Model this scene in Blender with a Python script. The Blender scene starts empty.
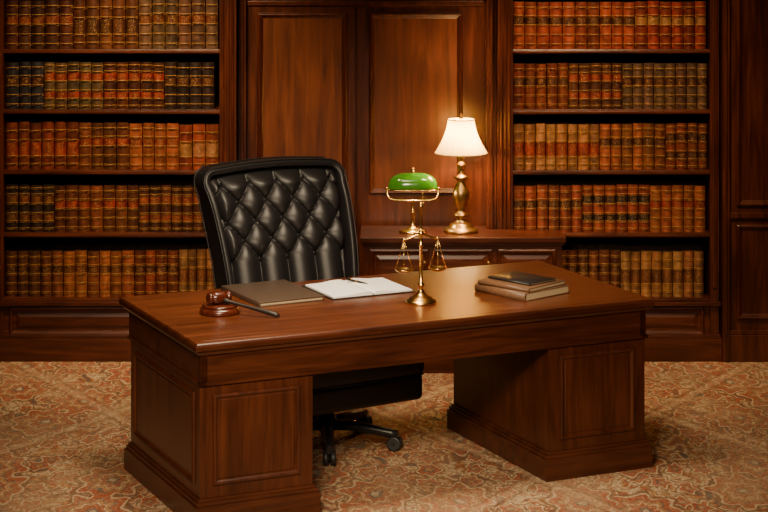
import bpy, bmesh, math, random
from mathutils import Vector, Matrix
random.seed(7)
PI=math.pi
sc=bpy.context.scene
# ------------------------------------------------------------------ materials
def newmat(name):
    m=bpy.data.materials.new(name); m.use_nodes=True
    nt=m.node_tree; b=nt.nodes['Principled BSDF']
    return m,nt,b
def simple(name,col,rough=.5,metal=0,coat=0,bump=0,bscale=200,emis=None,es=0,var=0,spec=.5):
    m,nt,b=newmat(name)
    b.inputs['Base Color'].default_value=(*col,1); b.inputs['Roughness'].default_value=rough
    b.inputs['Metallic'].default_value=metal; b.inputs['Coat Weight'].default_value=coat
    b.inputs['Specular IOR Level'].default_value=spec
    tc=nt.nodes.new('ShaderNodeTexCoord')
    n=nt.nodes.new('ShaderNodeTexNoise'); n.inputs['Scale'].default_value=bscale; n.inputs['Detail'].default_value=5
    nt.links.new(tc.outputs['Object'],n.inputs['Vector'])
    if bump:
        bp=nt.nodes.new('ShaderNodeBump'); bp.inputs['Strength'].default_value=bump; bp.inputs['Distance'].default_value=.002
        nt.links.new(n.outputs['Fac'],bp.inputs['Height']); nt.links.new(bp.outputs['Normal'],b.inputs['Normal'])
    if var:
        r=nt.nodes.new('ShaderNodeValToRGB'); r.color_ramp.elements[0].position=.3; r.color_ramp.elements[1].position=.7
        r.color_ramp.elements[0].color=(*[c*(1-var) for c in col],1); r.color_ramp.elements[1].color=(*[min(1,c*(1+var)) for c in col],1)
        nt.links.new(n.outputs['Fac'],r.inputs['Fac']); nt.links.new(r.outputs['Color'],b.inputs['Base Color'])
    if emis:
        b.inputs['Emission Color'].default_value=(*emis,1); b.inputs['Emission Strength'].default_value=es
    return m
def wood(name,axis,dark,mid,light,rough=.32,coat=.2,scale=3.0,spec=.4,bump=.12):
    m,nt,b=newmat(name); L=nt.links.new
    tc=nt.nodes.new('ShaderNodeTexCoord'); mp=nt.nodes.new('ShaderNodeMapping')
    s=[9,9,9]; s[axis]=.7; mp.inputs['Scale'].default_value=s
    L(tc.outputs['Object'],mp.inputs['Vector'])
    n=nt.nodes.new('ShaderNodeTexNoise'); n.inputs['Scale'].default_value=scale; n.inputs['Detail'].default_value=8
    n.inputs['Roughness'].default_value=.62; n.inputs['Distortion'].default_value=.8
    L(mp.outputs['Vector'],n.inputs['Vector'])
    r=nt.nodes.new('ShaderNodeValToRGB'); e=r.color_ramp.elements
    e[0].position=.28; e[0].color=(*dark,1); e[1].position=.74; e[1].color=(*light,1)
    x=e.new(.5); x.color=(*mid,1)
    L(n.outputs['Fac'],r.inputs['Fac'])
    n2=nt.nodes.new('ShaderNodeTexNoise'); n2.inputs['Scale'].default_value=1.6; n2.inputs['Detail'].default_value=4
    L(tc.outputs['Object'],n2.inputs['Vector'])
    mx=nt.nodes.new('ShaderNodeMixRGB'); mx.blend_type='MULTIPLY'; mx.inputs[0].default_value=.7
    r2=nt.nodes.new('ShaderNodeValToRGB'); r2.color_ramp.elements[0].position=.32; r2.color_ramp.elements[1].position=.68
    r2.color_ramp.elements[0].color=(.5,.45,.42,1); r2.color_ramp.elements[1].color=(1.1,1.1,1.1,1)
    L(n2.outputs['Fac'],r2.inputs['Fac']); L(r.outputs['Color'],mx.inputs[1]); L(r2.outputs['Color'],mx.inputs[2])
    L(mx.outputs['Color'],b.inputs['Base Color'])
    mr=nt.nodes.new('ShaderNodeMapRange'); mr.inputs['To Min'].default_value=rough-.06; mr.inputs['To Max'].default_value=rough+.12
    L(n.outputs['Fac'],mr.inputs['Value']); L(mr.outputs['Result'],b.inputs['Roughness'])
    b.inputs['Coat Weight'].default_value=coat; b.inputs['Coat Roughness'].default_value=.24
    b.inputs['Specular IOR Level'].default_value=spec
    bp=nt.nodes.new('ShaderNodeBump'); bp.inputs['Strength'].default_value=bump; bp.inputs['Distance'].default_value=.002
    L(n.outputs['Fac'],bp.inputs['Height']); L(bp.outputs['Normal'],b.inputs['Normal'])
    return m
D=(.020,.0034,.0012); M=(.056,.0108,.0030); Lc=(.115,.0255,.0070)
WX=wood('mahogany_x',0,D,M,Lc); WZ=wood('mahogany_z',2,D,M,Lc)
PANELW=wood('mahogany_panel',2,(.048,.0098,.0024),(.115,.027,.0058),(.19,.050,.010),rough=.40,scale=2.2)
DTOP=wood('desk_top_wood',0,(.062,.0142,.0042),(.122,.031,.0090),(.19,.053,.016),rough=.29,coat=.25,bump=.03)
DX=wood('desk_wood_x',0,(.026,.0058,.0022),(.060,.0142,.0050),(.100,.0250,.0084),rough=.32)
DZ=wood('desk_wood_z',2,(.026,.0058,.0022),(.060,.0142,.0050),(.100,.0250,.0084),rough=.32)
GWOOD=wood('gavel_wood',0,(.035,.006,.003),(.085,.015,.005),(.14,.027,.009),rough=.25,coat=.5,scale=8)
LEATHER=simple('black_leather',(.011,.010,.011),.42,bump=.3,bscale=240,spec=.45)
BLACKM=simple('black_metal',(.020,.019,.019),.32,metal=.3,bump=.02)
RUBBER=simple('rubber',(.016,.016,.016),.5,bump=.05)
BRASS=simple('brass',(.80,.48,.14),.26,metal=1,bump=.02,bscale=60)
ABRASS=simple('antique_brass',(.50,.30,.11),.36,metal=1,bump=.15,bscale=40,var=.25)
PAPER=simple('paper',(.92,.90,.86),.7,bump=.03)
PAGES=simple('page_edges',(.55,.42,.25),.8,bump=.4,bscale=300,var=.2)
FOLD=simple('folder_leather',(.070,.046,.032),.42,bump=.2,bscale=180,var=.2)
BLK=simple('dark_cover',(.018,.015,.014),.4,bump=.1)
BRN=simple('brown_leather_cover',(.16,.080,.040),.42,bump=.2,bscale=150,var=.3)
HANDLE=simple('ebony_handle',(.013,.008,.006),.45)
PLASTER=simple('ceiling_plaster',(.25,.17,.11),.8,bump=.1)
def shade_mat():
    m,nt,b=newmat('lamp_shade_fabric'); L=nt.links.new
    out=nt.nodes['Material Output']
    d=nt.nodes.new('ShaderNodeBsdfDiffuse'); d.inputs[0].default_value=(.55,.43,.22,1)
    t=nt.nodes.new('ShaderNodeBsdfTranslucent'); t.inputs[0].default_value=(.66,.49,.18,1)
    mx=nt.nodes.new('ShaderNodeMixShader'); mx.inputs[0].default_value=.40
    e=nt.nodes.new('ShaderNodeEmission'); e.inputs[0].default_value=(1,.62,.20,1); e.inputs[1].default_value=.2
    a=nt.nodes.new('ShaderNodeAddShader')
    L(d.outputs[0],mx.inputs[1]); L(t.outputs[0],mx.inputs[2]); L(mx.outputs[0],a.inputs[0]); L(e.outputs[0],a.inputs[1])
    L(a.outputs[0],out.inputs['Surface'])
    return m
SHADE=shade_mat()
GREEN=simple('green_glass',(.035,.17,.008),.16,coat=.6,emis=(.14,.45,.01),es=.07)
BULB=simple('bulb',(.9,.8,.6),.4,emis=(1,.75,.4),es=8)
# books
def book_mat():
    m,nt,b=newmat('book_bindings'); L=nt.links.new
    at=nt.nodes.new('ShaderNodeVertexColor'); at.layer_name='Col'
    tc=nt.nodes.new('ShaderNodeTexCoord')
    mp=nt.nodes.new('ShaderNodeMapping'); mp.inputs['Scale'].default_value=(1,1,1.7)
    L(tc.outputs['Object'],mp.inputs['Vector'])
    n=nt.nodes.new('ShaderNodeTexNoise'); n.inputs['Scale'].default_value=190; n.inputs['Detail'].default_value=3
    L(mp.outputs['Vector'],n.inputs['Vector'])
    n2=nt.nodes.new('ShaderNodeTexNoise'); n2.inputs['Scale'].default_value=25; n2.inputs['Detail'].default_value=6
    L(tc.outputs['Object'],n2.inputs['Vector'])
    r=nt.nodes.new('ShaderNodeValToRGB'); r.color_ramp.elements[0].position=.3; r.color_ramp.elements[1].position=.72
    r.color_ramp.elements[0].color=(.45,.40,.36,1); r.color_ramp.elements[1].color=(1.35,1.3,1.25,1)
    L(n2.outputs['Fac'],r.inputs['Fac'])
    mu=nt.nodes.new('ShaderNodeMixRGB'); mu.blend_type='MULTIPLY'; mu.inputs[0].default_value=1
    L(at.outputs['Color'],mu.inputs[1]); L(r.outputs['Color'],mu.inputs[2])
    ad=nt.nodes.new('ShaderNodeMath'); ad.operation='ADD'; L(n.outputs['Fac'],ad.inputs[0]); L(at.outputs['Alpha'],ad.inputs[1])
    su=nt.nodes.new('ShaderNodeMath'); su.operation='SUBTRACT'; L(ad.outputs[0],su.inputs[0]); su.inputs[1].default_value=1.03
    ml=nt.nodes.new('ShaderNodeMath'); ml.operation='MULTIPLY'; ml.use_clamp=True; L(su.outputs[0],ml.inputs[0]); ml.inputs[1].default_value=9
    g=nt.nodes.new('ShaderNodeMixRGB'); g.inputs[2].default_value=(.62,.32,.10,1)
    L(ml.outputs[0],g.inputs[0]); L(mu.outputs[0],g.inputs[1]); L(g.outputs[0],b.inputs['Base Color'])
    mm=nt.nodes.new('ShaderNodeMath'); mm.operation='MULTIPLY'; mm.inputs[1].default_value=.5; L(ml.outputs[0],mm.inputs[0]); L(mm.outputs[0],b.inputs['Metallic'])
    b.inputs['Roughness'].default_value=.45
    b.inputs['Specular IOR Level'].default_value=.35
    bp=nt.nodes.new('ShaderNodeBump'); bp.inputs['Strength'].default_value=.3; bp.inputs['Distance'].default_value=.002
    L(n.outputs['Fac'],bp.inputs['Height']); L(bp.outputs['Normal'],b.inputs['Normal'])
    return m
BOOK=book_mat()
def carpet_mat():
    m,nt,b=newmat('persian_carpet'); L=nt.links.new; N=nt.nodes.new
    tc0=N('ShaderNodeTexCoord')
    tc=N('ShaderNodeMapping'); tc.inputs['Scale'].default_value=(1,.62,1); tc.inputs['Rotation'].default_value=(0,0,.12)
    L(tc0.outputs['Object'],tc.inputs['Vector']); TV=tc.outputs['Vector']
    dn=N('ShaderNodeTexNoise'); dn.inputs['Scale'].default_value=9; dn.inputs['Detail'].default_value=2
    L(TV,dn.inputs['Vector'])
    vm=N('ShaderNodeVectorMath'); vm.operation='MULTIPLY_ADD'; vm.inputs[1].default_value=(.08,.08,0)
    L(dn.outputs['Color'],vm.inputs[0]); L(TV,vm.inputs[2])
    def ramp(src,els,const=False):
        r=N('ShaderNodeValToRGB'); e=r.color_ramp.elements
        if const: r.color_ramp.interpolation='CONSTANT'
        e[0].position=els[0][0]; e[0].color=(*els[0][1],1); e[1].position=els[-1][0]; e[1].color=(*els[-1][1],1)
        for p,c in els[1:-1]:
            k=e.new(p); k.color=(*c,1)
        L(src,r.inputs['Fac']); return r.outputs['Color']
    def math_(op,a,b=None,c=None,clamp=False):
        q=N('ShaderNodeMath'); q.operation=op; q.use_clamp=clamp
        for i,v in enumerate((a,b,c)):
            if v is None: continue
            if isinstance(v,(int,float)): q.inputs[i].default_value=v
            else: L(v,q.inputs[i])
        return q.outputs[0]
    def mixc(f,a,b_):
        q=N('ShaderNodeMixRGB')
        for i,v in enumerate((f,a,b_)):
            if isinstance(v,(int,float)): q.inputs[i].default_value=v
            elif isinstance(v,tuple): q.inputs[i].default_value=(*v,1)
            else: L(v,q.inputs[i])
        return q.outputs[0]
    W=(1,1,1); K=(0,0,0)
    beige=(.37,.245,.14); rust=(.29,.070,.030); slate=(.085,.090,.085); cream=(.50,.38,.235); ochre=(.36,.17,.06); brown=(.13,.062,.032)
    def flowers(scale,petals,rin,cols,vec,amp=-.2):
        v=N('ShaderNodeTexVoronoi'); v.inputs['Scale'].default_value=scale; v.inputs['Randomness'].default_value=.8
        v.voronoi_dimensions='2D'; L(vec,v.inputs['Vector'])
        d=N('ShaderNodeVectorMath'); d.operation='SUBTRACT'; L(vec,d.inputs[0]); L(v.outputs['Position'],d.inputs[1])
        s=N('ShaderNodeSeparateXYZ'); L(d.outputs[0],s.inputs[0])
        at=math_('ARCTAN2',s.outputs['Y'],s.outputs['X'])
        cs=math_('COSINE',math_('MULTIPLY',at,petals))
        rr=math_('MULTIPLY_ADD',cs,amp,1.0)
        dist=math_('MULTIPLY',v.outputs['Distance'],rr)
        return ramp(dist,cols,True),ramp(dist,[(0,W),(rin,W),(rin+.02,K),(1,K)])
    n4=N('ShaderNodeTexNoise'); n4.inputs['Scale'].default_value=3.4; n4.inputs['Detail'].default_value=2; n4.inputs['Distortion'].default_value=2.4; L(TV,n4.inputs['Vector'])
    f4=ramp(n4.outputs['Fac'],[(.35,K),(.375,W),(.40,K),(.475,K),(.50,W),(.525,K),(.60,K),(.625,W),(.65,K)])
    n5=N('ShaderNodeTexNoise'); n5.inputs['Scale'].default_value=9; n5.inputs['Detail'].default_value=2.5; n5.inputs['Distortion'].default_value=1.4; L(TV,n5.inputs['Vector'])
    base=ramp(n5.outputs['Fac'],[(.32,slate),(.38,rust),(.44,ochre),(.48,beige),(.53,cream),(.57,beige),(.61,rust),(.68,slate)])
    col=mixc(math_('MULTIPLY',f4,.8),base,brown)
    c2,m2=flowers(7.0,5,.38,[(0,ochre),(.08,slate),(.13,rust),(.27,cream),(.33,brown),(1,brown)],vm.outputs[0])
    col=mixc(math_('MULTIPLY',m2,.78),col,c2)
    c1,m1=flowers(2.5,8,.40,[(0,cream),(.04,slate),(.08,rust),(.15,cream),(.175,ochre),(.22,slate),(.24,rust),(.33,cream),(.36,brown),(1,brown)],vm.outputs[0],-.14)
    col=mixc(math_('MULTIPLY',m1,.72),col,c1)
    sp=N('ShaderNodeSeparateXYZ'); L(tc0.outputs['Object'],sp.inputs[0])
    for ang in (58,-58):
        a=math.radians(ang)
        m1_=math_('MULTIPLY',sp.outputs['X'],-math.sin(a)/1.15)
        m2_=math_('MULTIPLY_ADD',sp.outputs['Y'],math.cos(a)/1.15,m1_)
        fr=math_('FRACT',m2_)
        k=ramp(fr,[(.0,K),(.45,K),(.465,W),(.48,K),(.52,K),(.535,W),(.55,K),(1,K)])
        col=mixc(math_('MULTIPLY',k,.55),col,brown)
        k=ramp(fr,[(.0,K),(.475,K),(.49,W),(.51,W),(.525,K),(1,K)])
        col=mixc(math_('MULTIPLY',k,.30),col,cream)
    wn=N('ShaderNodeTexNoise'); wn.inputs['Scale'].default_value=2.6; wn.inputs['Detail'].default_value=6; L(TV,wn.inputs['Vector'])
    col=mixc(ramp(wn.outputs['Fac'],[(.40,(.05,.05,.05)),(.66,(.5,.5,.5))]),col,beige)
    pn=N('ShaderNodeTexNoise'); pn.inputs['Scale'].default_value=70; pn.inputs['Detail'].default_value=6; L(tc0.outputs['Object'],pn.inputs['Vector'])
    pr=ramp(pn.outputs['Fac'],[(.3,(.45,.45,.45)),(.7,(1.25,1.25,1.25))])
    fm=N('ShaderNodeMixRGB'); fm.blend_type='MULTIPLY'; fm.inputs[0].default_value=.9; L(col,fm.inputs[1]); L(pr,fm.inputs[2])
    L(fm.outputs[0],b.inputs['Base Color']); b.inputs['Roughness'].default_value=.95
    b.inputs['Specular IOR Level'].default_value=.15
    bp=N('ShaderNodeBump'); bp.inputs['Strength'].default_value=.5; bp.inputs['Distance'].default_value=.004
    L(pn.outputs['Fac'],bp.inputs['Height']); L(bp.outputs['Normal'],b.inputs['Normal'])
    return m
CARPET=carpet_mat()
# ------------------------------------------------------------------ mesh helpers
def box(bm,x0,x1,y0,y1,z0,z1,mi=0,bev=0,seg=3,smooth=False,rot=None):
    t=bmesh.new(); bmesh.ops.create_cube(t,size=1)
    for v in t.verts: v.co=Vector(((x1-x0)*v.co.x,(y1-y0)*v.co.y,(z1-z0)*v.co.z))
    if bev: bmesh.ops.bevel(t,geom=t.edges[:]+t.verts[:],offset=bev,segments=seg,profile=.6,affect='EDGES')
    c=Vector(((x0+x1)/2,(y0+y1)/2,(z0+z1)/2))
    for v in t.verts:
        if rot is not None: v.co=rot@v.co
        v.co+=c
    merge(bm,t,mi,smooth or bev>0)
def merge(bm,t,mi=0,smooth=False):
    vm={}
    for v in t.verts: vm[v]=bm.verts.new(v.co)
    for f in t.faces:
        try:
            nf=bm.faces.new([vm[v] for v in f.verts]); nf.material_index=mi; nf.smooth=smooth
        except ValueError: pass
    t.free()
def rings(bm,p0,U,V,w,h,prof,mi=0,micap=None):
    """concentric moulded panel; p0 lower-left, normal = U x V"""
    p0=Vector(p0);U=Vector(U);V=Vector(V);N=U.cross(V)
    prev=None
    for ins,out in prof:
        c=[p0+U*ins+V*ins+N*out,p0+U*(w-ins)+V*ins+N*out,p0+U*(w-ins)+V*(h-ins)+N*out,p0+U*ins+V*(h-ins)+N*out]
        vs=[bm.verts.new(q) for q in c]
        if prev:
            for i in range(4):
                f=bm.faces.new([prev[i],prev[(i+1)%4],vs[(i+1)%4],vs[i]]); f.material_index=mi
        prev=vs
    f=bm.faces.new(prev); f.material_index=mi if micap is None else micap
RAISED=[(0,0),(.004,.010),(.012,.014),(.020,.010),(.026,.001),(.040,.001),(.060,.009)]
DPAN=[(0,0),(.003,.008),(.010,.011),(.016,.008),(.021,.001),(.026,.001),(.030,.003)]
BIGP=[(0,0),(.003,.010),(.010,.016),(.018,.013),(.022,.006),(.028,.005),(.033,.001)]
def lathe(bm,prof,c=(0,0,0),seg=32,mi=0,sx=1,sy=1,pleat=0,np=0,cap=True,rot=None):
    c=Vector(c); R=[]
    for r,z in prof:
        ring=[]
        for i in range(seg):
            a=2*PI*i/seg; rr=r*(1+pleat*math.cos(a*np)) if pleat else r
            p=Vector((rr*math.cos(a)*sx,rr*math.sin(a)*sy,z))
            if rot is not None: p=rot@p
            ring.append(bm.verts.new(c+p))
        R.append(ring)
    for k in range(len(R)-1):
        for i in range(seg):
            j=(i+1)%seg
            f=bm.faces.new([R[k][i],R[k][j],R[k+1][j],R[k+1][i]]); f.material_index=mi; f.smooth=True
    if cap:
        f=bm.faces.new(R[0][::-1]); f.material_index=mi
        f=bm.faces.new(R[-1]); f.material_index=mi
def tube(bm,pts,r,seg=10,mi=0):
    pts=[Vector(p) for p in pts]; n=len(pts)
    rs=r if isinstance(r,(list,tuple)) else [r]*n
    R=[]; up=None
    for i,p in enumerate(pts):
        t=(pts[min(i+1,n-1)]-pts[max(i-1,0)]).normalized()
        if up is None:
            up=Vector((0,0,1)) if abs(t.z)<.9 else Vector((1,0,0))
        x=t.cross(up).normalized(); y=x.cross(t).normalized(); up=y
        R.append([bm.verts.new(p+x*math.cos(2*PI*k/seg)*rs[i]+y*math.sin(2*PI*k/seg)*rs[i]) for k in range(seg)])
    for k in range(n-1):
        for i in range(seg):
            j=(i+1)%seg
            f=bm.faces.new([R[k][i],R[k][j],R[k+1][j],R[k+1][i]]); f.material_index=mi; f.smooth=True
    for rr in (R[0][::-1],R[-1]):
        f=bm.faces.new(rr); f.material_index=mi
def ball(bm,c,r,mi=0,s=(1,1,1),seg=12):
    t=bmesh.new(); bmesh.ops.create_uvsphere(t,u_segments=seg,v_segments=max(6,seg//2),radius=r)
    for v in t.verts: v.co=Vector((v.co.x*s[0],v.co.y*s[1],v.co.z*s[2]))+Vector(c)
    merge(bm,t,mi,True)
def mk(name,bm,mats,loc=(0,0,0),rz=0,bevel=0,parent=None,recalc=True):
    if recalc: bmesh.ops.recalc_face_normals(bm,faces=bm.faces[:])
    me=bpy.data.meshes.new(name); bm.to_mesh(me); bm.free()
    for m in mats: me.materials.append(m)
    o=bpy.data.objects.new(name,me); sc.collection.objects.link(o)
    o.location=loc; o.rotation_euler=(0,0,rz)
    if bevel:
        b=o.modifiers.new('bevel','BEVEL'); b.width=bevel; b.segments=2; b.limit_method='ANGLE'; b.angle_limit=math.radians(50)
    if parent: o.parent=parent
    return o
def empty(name,loc=(0,0,0),rz=0):
    e=bpy.data.objects.new(name,None); sc.collection.objects.link(e); e.location=loc; e.rotation_euler=(0,0,rz); e.empty_display_size=.1
    return e
UX=(1,0,0); UZ=(0,0,1)   # U x V = -Y => faces camera
# ------------------------------------------------------------------ room
RX=3.4; Y0=-1.6; Y1=11.36; CH=3.3
def slab(name,b,m,rot=None):
    bm=bmesh.new(); box(bm,*b); return mk(name,bm,[m])
slab('floor',(-RX,RX,Y0,Y1,-.1,0),CARPET)
slab('ceiling',(-RX,RX,Y0,Y1,CH,CH+.1),PLASTER)
slab('wall_back',(-RX,RX,Y1,Y1+.1,0,CH),WZ)
slab('wall_front',(-RX,RX,Y0-.1,Y0,0,CH),WZ)
slab('wall_left',(-RX-.1,-RX,Y0,Y1,0,CH),WZ)
slab('wall_right',(RX,RX+.1,Y0,Y1,0,CH),WZ)
slab('baseboard_left',(-RX,-RX+.02,Y0,10.8,0,.16),WX)
slab('baseboard_right',(RX-.02,RX,Y0,10.8,0,.16),WX)
# ------------------------------------------------------------------ bookcases
YF=10.90; YB=11.34
SH=[.345,.707,1.055,1.392,1.728,2.065,2.40,2.73]
def bookcase(name,bays,stiles):
    bm=bmesh.new(); xa=stiles[0][0]; xb=stiles[-1][1]
    box(bm,xa,xb,YF+.36,YF+.40,0,3.1,1)           # back
    for (a,b) in stiles:
        box(bm,a,b,YF,YF+.36,0,3.1,1)
        w=b-a
        if w>.05:
            rings(bm,(a+.012,YF,.40),UX,UZ,w-.024,2.6,[(0,0),(.003,.008),(.010,.010),(.016,.002),(.024,.002),(.028,.007)],1)
    for (a,b) in bays:
        for z in SH:
            box(bm,a,b,YF+.012,YF+.36,z-.026,z,0)
            box(bm,a,b,YF+.004,YF+.02,z-.020,z-.006,0)
        # base cabinet
        box(bm,a,b,YF+.012,YF+.36,0,SH[0]-.026,0)
        rings(bm,(a+.03,YF+.012,.135),UX,UZ,b-a-.06,.165,RAISED,0)
    box(bm,xa-.01,xb+.01,YF-.035,YF+.02,0,.125,0)
    box(bm,xa-.006,xb+.006,YF-.022,YF+.02,.125,.145,0)
    box(bm,xa-.006,xb+.006,YF-.02,YF+.02,.305,.325,0)
    box(bm,xa,xb,YF-.02,YF+.36,3.06,3.18,0)
    return mk(name,bm,[WX,WZ],bevel=.003)
LST=[(-3.38,-3.32),(-2.205,-2.118),(-.915,-.822)]; LB=[(-3.32,-2.205),(-2.118,-.915)]
RST=[(.633,.718),(1.814,1.864)]; RB=[(.718,1.814)]
bookcase('built_in_bookcase',LB,LST)
bookcase('built_in_bookcase.001',RB,RST)
def J(c,k=.34):
    f=1+random.uniform(-k,k); return tuple(min(1,max(0,x*f*(1+random.uniform(-.10,.10)))) for x in c)
def add_book(bm,cl,x,w,z,h,y,d,col,lab,style):
    if style==0: bands=[.10,.30,.50,.70,.88]
    elif style==1: bands=[.12,.28,.62,.82]
    else: bands=[.07,.22,.40,.60,.80,.93]
    segs=[]; p=0; hb=.011
    for bi,f in enumerate(bands):
        kind='lab' if (style==0 and bi in(3,)) or (style==1 and bi in(2,)) or (style==2 and bi in (2,4)) else ('orn' if style!=1 or bi==2 else 'l')
        segs.append((p,f-hb*2,0,kind)); segs.append((f-hb*2,f-hb,0,'g')); segs.append((f-hb,f+hb,.005,'b')); segs.append((f+hb,f+hb*1.9,0,'g')); p=f+hb*1.9
    segs.append((p,1,0,'l'))
    nx=6; dark=tuple(c*.45 for c in col)
    def setc(f,c,a):
        for l in f.loops: l[cl]=(*c,a)
    tw=w-.0045
    for s0,s1,out,kind in segs:
        rows=[]
        for zz in (s0,s1):
            r=[]
            for i in range(nx+1):
                t=i/nx; e=math.sin(PI*t)**.7 if 0<t<1 else 0
                r.append(bm.verts.new((x+t*tw, y-(.021*e)-(out if 0<t<1 else 0), z+zz*h)))
            rows.append(r)
        for i in range(nx):
            f=bm.faces.new([rows[0][i],rows[0][i+1],rows[1][i+1],rows[1][i]]); f.smooth=True
            edge = (i==0 or i==nx-1)
            if kind=='l': setc(f,col,0)
            elif kind=='b': setc(f,tuple(c*.8 for c in col),.30)
            elif kind=='g': setc(f,col,.72)
            elif kind=='orn': setc(f,col,0 if edge else .35)
            else: setc(f,lab,.2 if edge else .46)
    y2=y+d
    P=lambda a,b,c: bm.verts.new((a,b,c))
    a=[P(x,y,z),P(x+tw,y,z),P(x+tw,y,z+h),P(x,y,z+h),P(x,y2,z),P(x+tw,y2,z),P(x+tw,y2,z+h),P(x,y2,z+h)]
    for idx,c in (((0,3,7,4),col),((1,5,6,2),col),((3,2,6,7),(.10,.065,.035)),((4,7,6,5),col)):
        f=bm.faces.new([a[i] for i in idx]); setc(f,c,0)
    n=[P(x+i/nx*tw,y-(.021*(math.sin(PI*i/nx)**.7 if 0<i<nx else 0)),z+h) for i in range(nx+1)]
    f=bm.faces.new(n); setc(f,dark,0)
def books(name,bay,rowsdef):
    bm=bmesh.new(); cl=bm.loops.layers.float_color.new('Col')
    for ri,z in enumerate(SH[:-1]):
        rd=rowsdef[ri%len(rowsdef)]
        x=bay[0]+.006; 
        while x<bay[1]-.03:
            g=(x-bay[0])/(bay[1]-bay[0])
            k=0
            for q,(lim,*_) in enumerate(rd):
                if g<=lim: k=q; break
            lim,col,lab,style,bw,bh=rd[k]
            w=bw*random.uniform(.93,1.07); 
            if x+w>bay[1]-.004: w=bay[1]-.004-x
            if w<.03: break
            h=bh*random.uniform(.985,1.01)
            add_book(bm,cl,x,w,z+.0005,h,YF+.05+random.uniform(0,.008),.2,J(col),J(lab,.1),style)
            x+=w
    return mk(name,bm,[BOOK],recalc=False)
blk=(.016,.009,.007); navy=(.018,.017,.022); brown=(.080,.024,.010); dbrown=(.045,.014,.007); tan=(.18,.078,.030); red=(.14,.017,.008)
orange=(.155,.045,.015); grey=(.075,.040,.022); rbr=(.115,.024,.010); lred=(.155,.028,.012); olive=(.055,.034,.016)
LR=[
 [(.25,brown,dbrown,0,.066,.255),(.55,orange,brown,0,.066,.255),(.8,rbr,dbrown,0,.062,.258),(1,tan,brown,1,.05,.262)],
 [(.2,blk,brown,2,.068,.262),(.62,brown,red,0,.068,.258),(1,dbrown,rbr,2,.062,.258)],
 [(.30,rbr,red,1,.068,.265),(.55,brown,red,0,.07,.262),(.8,orange,rbr,0,.07,.26),(1,lred,tan,1,.075,.25)],
 [(.18,navy,dbrown,0,.07,.262),(.42,olive,red,2,.066,.262),(.72,dbrown,red,2,.066,.262),(1,blk,dbrown,0,.066,.262)],
 [(.3,dbrown,rbr,0,.076,.27),(.62,brown,dbrown,1,.074,.28),(1,grey,brown,0,.074,.278)],
 [(.5,brown,tan,0,.07,.27),(1,rbr,blk,1,.07,.27)],
 [(1,dbrown,tan,0,.07,.26)]]
RR=[
 [(.5,brown,dbrown,0,.060,.258),(1,tan,brown,1,.058,.252)],
 [(.35,rbr,dbrown,0,.064,.258),(.7,lred,blk,2,.062,.262),(1,orange,red,0,.062,.258)],
 [(.4,tan,red,1,.060,.255),(.75,orange,dbrown,0,.060,.255),(1,rbr,dbrown,2,.062,.258)],
 [(.25,rbr,dbrown,0,.062,.255),(.55,dbrown,red,2,.060,.255),(1,grey,dbrown,0,.060,.255)],
 [(.6,lred,dbrown,0,.068,.262),(1,red,tan,0,.066,.265)],
 [(1,rbr,tan,0,.07,.27)],[(1,dbrown,tan,1,.07,.26)]]
books('leather_bound_books',LB[1],LR)
books('leather_bound_books.001',RB[0],RR)
books('leather_bound_books.002',LB[0],RR[::-1])
# ------------------------------------------------------------------ centre panelling
bm=bmesh.new(); YP=11.06
box(bm,-.820,.631,YP,YP+.28,0,3.1,0)
def pan(x0,x1,z0,z1,Y=YP,prof=BIGP): rings(bm,(x0,Y,z0),UX,UZ,x1-x0,z1-z0,prof,0,1)
pan(-.715,-.205,.80,1.925); pan(-.085,.445,.90,1.925)
pan(-.715,-.205,2.06,2.95); pan(-.085,.445,2.06,2.95); pan(-.715,-.205,.18,.70); pan(-.085,.445,.18,.70)
box(bm,-.152,-.146,YP-.006,YP,.1,3.0,0)
box(bm,-.160,-.157,YP-.010,YP,.1,3.0,0)
box(bm,-.820,-.775,YP-.05,YP,0,3.1,0); box(bm,.575,.631,YP-.05,YP,0,3.1,0)
box(bm,-.80,-.79,YP-.065,YP-.05,0,3.1,0); box(bm,.595,.61,YP-.065,YP-.05,0,3.1,0)
box(bm,-.775,.575,YP-.012,YP,1.965,1.99,0)
box(bm,-.775,.575,YP-.02,YP,0,.14,0)
mk('cupboard_panelling',bm,[WZ,PANELW],bevel=.003)
bm=bmesh.new()
for x,z in ((-.225,.945),):
    box(bm,x-.009,x+.009,YP-.024,YP-.0165,z-.05,z+.07,0,bev=.002,seg=1)
    ball(bm,(x,YP-.040,z+.03),.011)
    tube(bm,[(x,YP-.02,z+.03),(x,YP-.040,z+.03)],.005)
    tube(bm,[(x,YP-.026,z+.01),(x,YP-.038,z-.0),(x,YP-.030,z-.04)],.004)
mk('door_handle',bm,[ABRASS])
# right panelling
bm=bmesh.new(); YR=10.88
box(bm,1.876,3.39,YR,YR+.44,0,3.1,0)
box(bm,1.876,1.915,YR-.03,YR,0,3.1,0); box(bm,1.885,1.90,YR-.04,YR-.03,.16,3.1,0)
for a,b in ((1.955,2.60),(2.70,3.34)):
    pan(a,b,.86,2.95,YR); pan(a,b,.23,.76,YR)
box(bm,1.915,3.39,YR-.025,YR,0,.15,0); box(bm,1.915,3.39,YR-.016,YR,.15,.175,0)
box(bm,1.915,3.39,YR-.016,YR,.795,.825,0)
mk('trim_1',bm,[WZ,WZ],bevel=.003)
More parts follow.
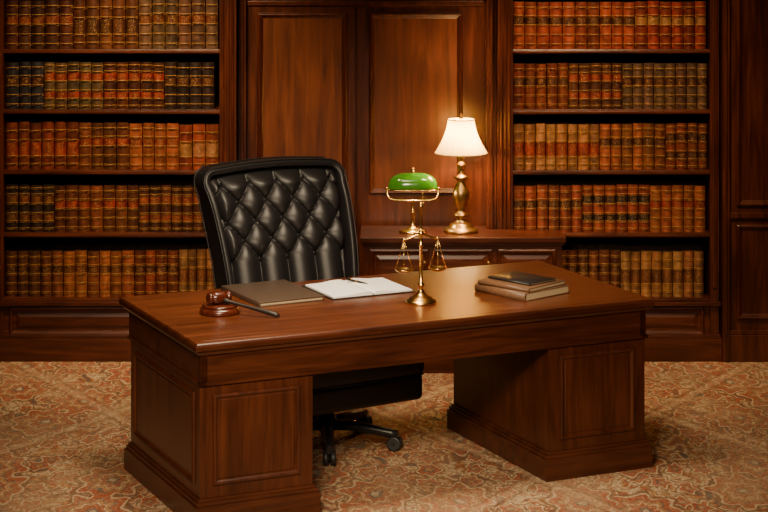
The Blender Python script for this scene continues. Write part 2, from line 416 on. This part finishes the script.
# ------------------------------------------------------------------ credenza
bm=bmesh.new(); cx0,cx1=-.13,.985; cy0,cy1=10.60,10.862; ct=.735
box(bm,cx0+.02,cx1-.02,cy0+.02,cy1,0.0,ct-.03,0)
box(bm,cx0,cx1,cy0-.01,cy1,ct-.028,ct,0); box(bm,cx0+.01,cx1-.01,cy0+.005,cy1,ct-.045,ct-.028,0)
box(bm,cx0,.57,cy1,10.985,ct-.028,ct,0); box(bm,cx0+.02,.56,cy1,10.985,0,ct-.028,0)
box(bm,cx0+.005,cx1-.005,cy0,cy1,0,.09,0)
n=3; ww=(cx1-cx0-.08)/n
for i in range(n):
    a=cx0+.04+i*ww
    rings(bm,(a+.012,cy0+.02,.12),UX,UZ,ww-.024,.55,[(0,0),(.002,.010),(.010,.013),(.018,.010),(.024,.002),(.036,.002),(.055,.008)],1)
ball(bm,(cx0+.04+2*ww-.035,cy0-.008,.60),.009,2); ball(bm,(cx0+.04+ww-.035,cy0-.008,.60),.009,2)
for q in (cx0+.04+2*ww-.035,cx0+.04+ww-.035): tube(bm,[(q,cy0+.012,.60),(q,cy0-.008,.60)],.004,8,2)
mk('credenza',bm,[WX,WX,ABRASS],bevel=.003)
# ------------------------------------------------------------------ desk
TH=math.radians(24.75); DO=Vector((-.760,7.928,0))
def dl(u,v,z=0):
    return (DO.x+u*math.cos(TH)-v*math.sin(TH), DO.y+u*math.sin(TH)+v*math.cos(TH), z)
bm=bmesh.new(); DL=2.183; DW=1.056; H=.76
def topring(ins,z): return [(ins,ins,z),(DL-ins,ins,z),(DL-ins,DW-ins,z),(ins,DW-ins,z)]
pr=[(.030,.700),(.030,.706),(.018,.710),(.012,.722),(.006,.726),(0.0,.731),(0,.748),(.004,.756),(.010,.760)]
prev=None
for ins,z in pr:
    vs=[bm.verts.new(p) for p in topring(ins,z)]
    if prev:
        for i in range(4): bm.faces.new([prev[i],prev[(i+1)%4],vs[(i+1)%4],vs[i]]).material_index=0
    else: bm.faces.new(vs[::-1])
    prev=vs
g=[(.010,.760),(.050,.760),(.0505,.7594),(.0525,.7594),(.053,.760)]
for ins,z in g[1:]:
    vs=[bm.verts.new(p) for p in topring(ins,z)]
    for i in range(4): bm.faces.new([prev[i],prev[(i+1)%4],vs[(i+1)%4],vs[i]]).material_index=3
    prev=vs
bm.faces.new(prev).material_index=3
pa,pb=.028,.525; pc,pd=1.653,2.150; v0,v1=.035,.965
def apron(x0,x1,y0,y1): box(bm,x0,x1,y0,y1,.588,.702,1)
apron(.03,2.153,.03,.055); apron(.03,.06,.03,1.0); apron(2.123,2.153,.03,1.0)
apron(.06,.53,.975,1.0); apron(1.65,2.123,.975,1.0)
box(bm,.022,2.161,.022,.05,.583,.596,1); box(bm,.022,.05,.022,1.0,.583,.596,1); box(bm,2.133,2.161,.022,1.0,.583,.596,1)
for a,b in ((pa,pb),(pc,pd)):
    box(bm,a,b,v0,v1,.02,.60,2)
    box(bm,a-.026,b+.026,v0-.026,v1+.02,0,.095,1)
    box(bm,a-.018,b+.018,v0-.018,v1+.014,.095,.110,1)
    box(bm,a-.009,b+.009,v0-.009,v1+.008,.110,.122,1)
    w=b-a
    rings(bm,(a+.055,v0,.17),(1,0,0),(0,0,1),w-.11,.375,DPAN,2)
    rings(bm,(b-.055,v1,.17),(-1,0,0),(0,0,1),w-.11,.375,DPAN,2)
rings(bm,(pa,v1-.06,.17),(0,-1,0),(0,0,1),v1-v0-.12,.375,DPAN,2)
rings(bm,(pd,v0+.06,.17),(0,1,0),(0,0,1),v1-v0-.12,.375,DPAN,2)
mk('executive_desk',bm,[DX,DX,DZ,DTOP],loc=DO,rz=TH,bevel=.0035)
# ------------------------------------------------------------------ chair
CR=math.radians(32); CL=(-.27,9.20,0)
chair=empty('tufted_executive_chair',CL,CR)
XS=-.04
def yc(z): return .345+(z-.76)*.30 - .03*math.sin(min(1,max(0,(z-.45)/.85))*PI)
ZB,ZT=.44,1.265
def hw(z): 
    t=(z-ZB)/(ZT-ZB); return .318+.055*t
DXB,DZB,ZC=.150,.088,1.025
def tuft(x,z):
    zz=max(-2*DZB,min(2*DZB,z-ZC)); p=x/DXB+zz/(2*DZB); q=x/DXB-zz/(2*DZB)
    a=abs(math.sin(PI*p)); b=abs(math.sin(PI*q))
    pit=math.exp(-(a*a+b*b)/.10)
    return (a*b)**.42-.28*pit
bm=bmesh.new(); NA,NT=180,200; G=[]
for j in range(NT+1):
    t=j/NT; row=[]
    for i in range(NA+1):
        a=-1+2*i/NA; z=ZB+.02+(ZT-.022-ZB-.02)*t
        zc=z-.018*abs(a)**2.5*t
        x=a*(hw(z)-.015)
        ed=min(1,(1-abs(a))/.13); ed2=min(1,(1-t)/.08,(t+.02)/.08)
        e=math.sin(ed*PI/2)**.8*math.sin(max(0,ed2)*PI/2)**.8
        y=yc(z)-.012-e*(.030+.046*tuft(x,z))
        row.append(bm.verts.new((x+XS,y,zc)))
    G.append(row)
for j in range(NT):
    for i in range(NA):
        f=bm.faces.new([G[j][i],G[j][i+1],G[j+1][i+1],G[j+1][i]]); f.smooth=True
mk('back_cushion',bm,[LEATHER],parent=chair)
bm=bmesh.new()
for k in range(-2,3):
    z=ZC+k*DZB
    for n_ in range(-3,4):
        x=(n_ + (.5 if k%2 else 0))*DXB
        if abs(x)<hw(z)-.05:
            ball(bm,(x+XS,yc(z)-.038,z),.014,0,(1,.6,1),14)
mk('tuft_buttons',bm,[LEATHER],parent=chair)
path=[]
def add(x,z): path.append((x,z))
rc=.06
nseg=26
zt=ZT-.01
for i in range(nseg): 
    z=ZB-.04+(zt-rc-ZB+.04)*i/nseg; add(-hw(z),z)
xw=hw(ZT)
for i in range(11):
    a=PI-(PI/2)*i/10; add(-xw+rc+rc*math.cos(a),zt-rc+rc*math.sin(a))
for i in range(1,16):
    t=i/16; x=(-xw+rc)*(1-t)+(xw-rc)*t; add(x,zt+.016*math.sin(PI*t))
for i in range(11):
    a=PI/2-(PI/2)*i/10; add(xw-rc+rc*math.cos(a),zt-rc+rc*math.sin(a))
for i in range(nseg-1,-1,-1):
    z=ZB-.04+(zt-rc-ZB+.04)*i/nseg; add(hw(z),z)
bm=bmesh.new(); R=[]; S=28
def fwf(z):
    topf=max(0,min(1,(z-(zt-.16))/.15)); midf=math.sin(max(0,min(1,(z-.55)/.7))*PI)
    return .070*(1-topf)+.048*topf+.024*midf
for k,(x,z) in enumerate(path):
    q0=path[max(0,k-1)]; q1=path[min(len(path)-1,k+1)]
    t=Vector((q1[0]-q0[0],q1[1]-q0[1])).normalized(); nrm=Vector((-t.y,t.x))
    fw=fwf(z); bw=.06; thk=.019
    ring=[]
    for s in range(S):
        a=2*PI*s/S; ca,sa=math.cos(a),math.sin(a)
        ex=math.copysign(abs(ca)**.6,ca); ey=math.copysign(abs(sa)**.5,sa)
        dy=ey*(fw if sa<0 else bw)
        ring.append(bm.verts.new((x+XS+nrm.x*ex*thk, yc(z)+dy, z+nrm.y*ex*thk)))
    R.append(ring)
for k in range(len(R)-1):
    for s in range(S):
        f=bm.faces.new([R[k][s],R[k][(s+1)%S],R[k+1][(s+1)%S],R[k+1][s]]); f.smooth=True
bm.faces.new(R[0]); bm.faces.new(R[-1][::-1])
for off,yy in ((.019,.006),(.019,None)):
    pts=[]
    for k,(x,z) in enumerate(path):
        q0=path[max(0,k-1)]; q1=path[min(len(path)-1,k+1)]
        t=Vector((q1[0]-q0[0],q1[1]-q0[1])).normalized(); nrm=Vector((-t.y,t.x))
        y=yc(z)-fwf(z)+.006 if yy is not None else yc(z)+.054
        pts.append((x+XS+nrm.x*off,y,z+nrm.y*off))
    tube(bm,pts,.0035,8)
mk('back_frame',bm,[LEATHER],parent=chair)
bm=bmesh.new(); F=[];Bk=[]
for j in range(21):
    t=j/20; z=ZB-.02+(zt-ZB+.02)*t
    F.append([bm.verts.new((a*(hw(z)-.0)+XS,yc(z)+.0,z)) for a in (-1,-.5,0,.5,1)])
    Bk.append([bm.verts.new((a*(hw(z)-.0)+XS,yc(z)+.04+.025*(1-a*a),z)) for a in (-1,-.5,0,.5,1)])
for j in range(20):
    for i in range(4):
        bm.faces.new([F[j][i],F[j][i+1],F[j+1][i+1],F[j+1][i]])
        f=bm.faces.new([Bk[j][i+1],Bk[j][i],Bk[j+1][i],Bk[j+1][i+1]]); f.smooth=True
mk('back_shell',bm,[LEATHER],parent=chair)
bm=bmesh.new()
box(bm,-.33,.355,-.32,.29,.35,.49,0,bev=.045,seg=5)
box(bm,-.32,.345,-.31,.31,.235,.36,0,bev=.03,seg=4)
tube(bm,[(-.315,-.305,.355),(.34,-.305,.355),(.34,.28,.355)],.006,8)
for s in (-1,1):
    box(bm,s*.30-.03+XS*.5,s*.30+.03+XS*.5,.16,.32,.30,.50,0,bev=.025,seg=4)
mk('seat',bm,[LEATHER],parent=chair)
bm=bmesh.new()
box(bm,-.11,.11,-.14,.14,.205,.25,0,bev=.01,seg=2)
lathe(bm,[(.030,.13),(.030,.20),(.022,.20),(.022,.225)],seg=20)
lathe(bm,[(.042,.075),(.050,.085),(.050,.125),(.036,.150),(.032,.155)],seg=24)
tube(bm,[(.10,-.05,.225),(.24,-.08,.22),(.27,-.09,.215)],[.006,.006,.011],8)
for i in range(5):
    a=2*PI*i/5-PI/2-CR+math.radians(4)
    d=Vector((math.cos(a),math.sin(a),0)); pz=[(.03,.105,.034),(.12,.105,.030),(.22,.094,.026),(.31,.080,.021),(.345,.075,.018)]
    R=[]
    sd=Vector((-d.y,d.x,0))
    for r,z,w in pz:
        c=d*r; R.append([bm.verts.new(c+sd*w+Vector((0,0,z-.020))),bm.verts.new(c+sd*w*.8+Vector((0,0,z+.010))),bm.verts.new(c+sd*w*.3+Vector((0,0,z+.018))),
            bm.verts.new(c-sd*w*.3+Vector((0,0,z+.018))),bm.verts.new(c-sd*w*.8+Vector((0,0,z+.010))),bm.verts.new(c-sd*w+Vector((0,0,z-.020)))])
    for k in range(len(R)-1):
        for s in range(6):
            bm.faces.new([R[k][s],R[k][(s+1)%6],R[k+1][(s+1)%6],R[k+1][s]]).smooth=True
    bm.faces.new(R[0]); bm.faces.new(R[-1][::-1])
    c=d*.33
    tube(bm,[c+Vector((0,0,.03)),c+Vector((0,0,.08))],.009,8)
    for s in (-1,1):
        ax=sd; cc=c+ax*.017*s+Vector((0,0,.034))
        tube(bm,[cc-ax*.012,cc-ax*.010,cc+ax*.010,cc+ax*.012],[.027,.0335,.0335,.027],20,1)
    tube(bm,[c-sd*.03+Vector((0,0,.034)),c+sd*.03+Vector((0,0,.034))],.009,8,0)
    box(bm,c.x-.02,c.x+.02,c.y-.02,c.y+.02,.052,.070,0,bev=.006,seg=2)
mk('star_base',bm,[BLACKM,RUBBER],parent=chair)
# ------------------------------------------------------------------ table lamp
tl=empty('table_lamp',(.424,10.78,ct))
bm=bmesh.new()
lathe(bm,[(.094,0),(.096,.008),(.092,.018),(.076,.024),(.064,.034),(.062,.042),(.042,.052),(.032,.060),(.026,.075),(.036,.085),(.044,.092),(.036,.100),
 (.024,.108),(.020,.120),(.028,.140),(.040,.170),(.047,.200),(.044,.228),(.032,.252),(.024,.272),(.022,.284),(.036,.292),(.040,.300),(.030,.308),(.018,.316),
 (.016,.345),(.024,.360),(.027,.370),(.018,.380),(.014,.400),(.022,.410),(.022,.430),(.012,.435),(.004,.44),(.004,.615),(.010,.620),(.012,.626),(.006,.633),(.009,.641),(.002,.655)],seg=36)
for a in (0,PI*2/3,PI*4/3):
    tube(bm,[(0,0,.608),(.074*math.cos(a),.074*math.sin(a),.608)],.002,6)
mk('lamp_body',bm,[ABRASS],parent=tl)
bm=bmesh.new(); pf=[]
for i in range(17):
    t=i/16; r=.072+(.143-.072)*(t**1.7); pf.append((r,.618-.184*t))
lathe(bm,pf,seg=192,pleat=.02,np=28,cap=False)
mk('lamp_shade',bm,[SHADE],parent=tl)
bm=bmesh.new()
for r,z in ((.1445,.434),(.073,.618)):
    pts=[(r*math.cos(2*PI*k/48),r*math.sin(2*PI*k/48),z) for k in range(49)]; tube(bm,pts,.0035,6)
mk('shade_trim',bm,[simple('shade_trim_gold',(.55,.36,.15),.6)],parent=tl)
bm=bmesh.new(); ball(bm,(0,0,.480),.016,0,(1,1,1.35)); mk('lamp_bulb',bm,[BULB],parent=tl)
# ------------------------------------------------------------------ banker lamp
bl=empty('bankers_lamp',(.158,10.76,ct))
bm=bmesh.new(); R=[]; NX=40; NS=24
for i in range(NX+1):
    t=-1+2*i/NX; k=max(0.0,1-abs(t)**3.2)**.42
    r=[]
    for s in range(NS+1):
        a=PI*s/NS
        r.append(bm.verts.new((t*.138,-math.cos(a)*(.030+.035*k)*(.2+.8*k),.240+ .088*k*math.sin(a)**.8*1.0)))
    R.append(r)
for i in range(NX):
    for s in range(NS):
        f=bm.faces.new([R[i][s],R[i][s+1],R[i+1][s+1],R[i+1][s]]); f.smooth=True
o=mk('glass_shade',bm,[GREEN],parent=bl); so=o.modifiers.new('s','SOLIDIFY'); so.thickness=.004
bm=bmesh.new()
lathe(bm,[(.075,0),(.076,.006),(.068,.014),(.045,.020),(.022,.028),(.014,.040),(.010,.055),(.008,.10),(.013,.108),(.013,.114),(.007,.12),(.007,.172),(.010,.176),(.005,.182)],seg=32,sy=.8)
tube(bm,[(-.142,0,.238),(-.140,0,.205),(-.128,0,.186),(-.10,0,.178),(0,0,.174),(.10,0,.178),(.128,0,.186),(.140,0,.205),(.142,0,.238)],.0036,8)
ball(bm,(-.142,0,.241),.008); ball(bm,(.142,0,.241),.008)
tube(bm,[(0,0,.326),(0,0,.345)],[.010,.006],12); ball(bm,(0,0,.350),.009)
for k in range(14): ball(bm,(.055,-.03,.238-k*.007),.0022,0,seg=8)
tube(bm,[(-.132,-.02,.240),(-.12,-.055,.239),(-.09,-.064,.239),(0,-.066,.239),(.09,-.064,.239),(.12,-.055,.239),(.132,-.02,.240)],.003,8)
mk('lamp_stand',bm,[BRASS],parent=bl)
# ------------------------------------------------------------------ scales of justice
ss=empty('scales_of_justice',(.165,8.754,H))
bm=bmesh.new()
lathe(bm,[(.068,0),(.070,.006),(.066,.014),(.056,.018),(.050,.026),(.030,.034),(.020,.044),(.012,.056),(.010,.070),(.016,.078),(.016,.084),(.009,.092),(.007,.15),(.0065,.25),(.012,.256),(.012,.262),(.007,.27),
  (.0065,.30),(.012,.306),(.014,.314),(.007,.322),(.005,.335),(.005,.42),(.009,.427),(.009,.434),(.002,.452)],seg=28)
ang=math.radians(14)
dx=Vector((math.cos(ang),math.sin(ang),0))
pts=[]
for i in range(21):
    t=-1+i/10; pts.append(dx*(t*.078)+Vector((0,0,.292+.018*math.cos(t*PI)*.6 + .004)))
tube(bm,pts,.0045,8)
for s in (-1,1):
    e=dx*(s*.078)+Vector((0,0,.287)); ball(bm,e,.007)
    pc_=e-Vector((0,0,.135))
    rr=.041
    for k in range(3):
        a=2*PI*k/3+.5; tube(bm,[e,pc_+Vector((rr*math.cos(a),rr*math.sin(a),.003))],.0017,5)
    pf=[(.002,-.014),(.018,-.012),(.031,-.007),(.040,0),(.043,.004),(.041,.004),(.037,.001),(.028,-.005),(.002,-.010)]
    lathe(bm,pf,c=pc_,seg=28)
mk('scales_body',bm,[BRASS],parent=ss)
# ------------------------------------------------------------------ gavel
gv=empty('gavel',(-.715,8.542,H))
bm=bmesh.new()
lathe(bm,[(.084,0),(.088,.004),(.089,.016),(.084,.024),(.076,.027),(.076,.031),(.078,.035),(.070,.039),(.02,.040)],seg=48)
mk('sound_block',bm,[GWOOD],parent=gv)
bm=bmesh.new(); k_=.74
pf=[(.008,-.066),(.028,-.065),(.034,-.060),(.034,-.047),(.029,-.044),(.029,-.040),(.035,-.036),(.037,-.018),(.0375,0),(.037,.018),(.035,.036),(.029,.040),(.029,.044),(.034,.047),(.034,.060),(.028,.065),(.008,.066)]
pf=[(a*k_,b*k_*1.1) for a,b in pf]
rot=Matrix.Rotation(math.radians(30),3,'Z')@Matrix.Rotation(math.radians(90),3,'Y')
lathe(bm,pf,c=(-.004,0,.0680),seg=36,rot=rot)
mk('gavel_head',bm,[GWOOD],parent=gv)
bm=bmesh.new()
P0=Vector((.0,-.002,.062)); P1=Vector((.265,-.11,.012)); 
pts=[P0.lerp(P1,t) for t in (0,.12,.16,.35,.6,.82,.93,1)]
tube(bm,pts,[.010,.010,.007,.007,.0085,.011,.0105,.006],14)
mk('gavel_handle',bm,[HANDLE],parent=gv)
# ------------------------------------------------------------------ desk items
def onDesk(name,u,v,rz=0): return empty(name,dl(u,v,H),TH+rz)
f=onDesk('leather_portfolio',.645,.80,math.radians(3))
bm=bmesh.new(); box(bm,-.16,.16,-.215,.215,0,.005,0,bev=.002,seg=2); box(bm,-.155,.153,-.208,.208,.005,.016,1); box(bm,-.16,.16,-.215,.215,.016,.022,0,bev=.002,seg=2)
box(bm,-.162,-.153,-.215,.215,0,.022,0,bev=.003,seg=2)
mk('portfolio_body',bm,[FOLD,PAGES],parent=f)
p=onDesk('open_notebook',1.055,.755,math.radians(1))
bm=bmesh.new(); box(bm,-.21,.21,-.17,.17,0,.006,0,bev=.002,seg=2)
for s in (-1,1):
    N_=14; top=[]
    for i in range(N_+1):
        t=i/N_; x=s*(.002+.196*t); z=.012+.007*math.exp(-((t-.22)/.28)**2)+.003*(1-t)
        if t<.05: z-=.006
        top.append((x,z))
    for i in range(N_):
        (xa,za),(xb,zb)=top[i],top[i+1]
        q=[bm.verts.new(c) for c in ((xa,-.160,za),(xb,-.160,zb),(xb,.160,zb),(xa,.160,za))]
        ff=bm.faces.new(q if s>0 else q[::-1]); ff.material_index=1; ff.smooth=True
        for yy in (-.16,.16):
            q=[bm.verts.new(c) for c in ((xa,yy,.006),(xb,yy,.006),(xb,yy,zb),(xa,yy,za))]; bm.faces.new(q).material_index=1
    xe,ze=top[-1]
    q=[bm.verts.new(c) for c in ((xe,-.16,.006),(xe,.16,.006),(xe,.16,ze),(xe,-.16,ze))]; bm.faces.new(q).material_index=1
mk('notebook_body',bm,[BLK,PAPER],parent=p,recalc=False)
pn=onDesk('fountain_pen',1.075,.82,math.radians(-68))
bm=bmesh.new(); tube(bm,[(-.07,0,.027),(-.068,0,.027),(0,0,.025),(.045,0,.0235),(.062,0,.023),(.074,0,.022)],[.003,.005,.0055,.005,.003,.0008],12); 
tube(bm,[(-.002,0,.025),(.002,0,.025)],.0062,12,1); tube(bm,[(-.065,0,.033),(-.03,0,.0325)],.0012,6,1)
mk('pen_body',bm,[HANDLE,BRASS],parent=pn)
bs=empty('stacked_books',(.635,9.00,H),math.radians(42))
bm=bmesh.new()
def bk(x0,x1,y0,y1,z0,t,rz,mc):
    tmp=bmesh.new(); 
    box(tmp,x0,x1,y0,y1,0,.004,0,bev=.0015,seg=1); box(tmp,x0,x1,y0,y1,t-.004,t,0,bev=.0015,seg=1)
    box(tmp,x0+.006,x1-.004,y0+.004,y1-.004,.004,t-.004,1)
    n_=8; R1=[];R2=[]
    for i in range(n_+1):
        a=PI*i/n_; R1.append(tmp.verts.new((x0+.004-math.sin(a)*.010,y0,t/2-math.cos(a)*t/2))); R2.append(tmp.verts.new((x0+.004-math.sin(a)*.010,y1,t/2-math.cos(a)*t/2)))
    for i in range(n_):
        ff=tmp.faces.new([R1[i],R1[i+1],R2[i+1],R2[i]]); ff.smooth=True
    tmp.faces.new(R1); tmp.faces.new(R2[::-1])
    M_=Matrix.Rotation(rz,3,'Z'); vm={}
    for v in tmp.verts: vm[v]=bm.verts.new(M_@v.co+Vector((0,0,z0)))
    for fc in tmp.faces:
        nf=bm.faces.new([vm[v] for v in fc.verts]); nf.material_index={0:mc,1:1}[fc.material_index]; nf.smooth=fc.smooth
    tmp.free()
bk(-.145,.145,-.16,.16,0,.036,0,0)
bk(-.135,.13,-.15,.15,.0362,.020,math.radians(5),0)
bk(-.085,.09,-.125,.13,.0564,.012,math.radians(2),3)
mk('book_stack_body',bm,[BRN,PAGES,FOLD,BLK],parent=bs)
# ------------------------------------------------------------------ lights
def area(name,loc,target,size,power,col,sy=None,spread=None):
    l=bpy.data.lights.new(name,'AREA'); l.energy=power; l.color=col; l.size=size
    if sy: l.shape='RECTANGLE'; l.size_y=sy
    if spread: l.spread=math.radians(spread)
    o=bpy.data.objects.new(name,l); sc.collection.objects.link(o); o.location=loc
    o.rotation_euler=(Vector(target)-Vector(loc)).to_track_quat('-Z','Y').to_euler(); return o
def pt(name,loc,power,col,r=.03):
    l=bpy.data.lights.new(name,'POINT'); l.energy=power; l.color=col; l.shadow_soft_size=r
    o=bpy.data.objects.new(name,l); sc.collection.objects.link(o); o.location=loc; return o
W1=(1,.68,.36); W2=(1,.78,.52)
area('ceiling_light_desk',(-.3,8.3,3.2),(-.1,8.6,.7),1.0,38,W2,.7,spread=95)
area('ceiling_light_left_shelves',(-1.25,9.4,3.2),(-1.30,10.95,1.0),.7,26,W1,.3,spread=66)
area('ceiling_light_right_shelves',(1.12,9.4,3.2),(1.15,10.95,1.0),.6,20,W1,.3,spread=66)
area('fill_light_front',(-.6,4.2,3.1),(-.05,8.5,.3),1.3,40,W2,.9,spread=46)  # added fill to brighten desk front, chair base and floor; not a room fixture
pt('table_lamp_light_upper',(.424,10.78,ct+.545),30,(1,.60,.23),.022)
pt('table_lamp_light_lower',(.452,10.74,ct+.470),10,(1,.60,.23),.012)
pt('bankers_lamp_light',(.158,10.74,ct+.262),4,(1,.70,.34),.02)
w=bpy.data.worlds.new('world'); sc.world=w; w.use_nodes=True
w.node_tree.nodes['Background'].inputs[0].default_value=(1,.75,.5,1); w.node_tree.nodes['Background'].inputs[1].default_value=.02
# ------------------------------------------------------------------ camera
cam=bpy.data.cameras.new('camera'); co=bpy.data.objects.new('camera',cam); sc.collection.objects.link(co)
co.location=(0,0,2.56); co.rotation_euler=(PI/2,0,0); cam.sensor_width=36; cam.lens=1960/768*36; cam.shift_y=-356/768; cam.clip_start=.05
sc.camera=co
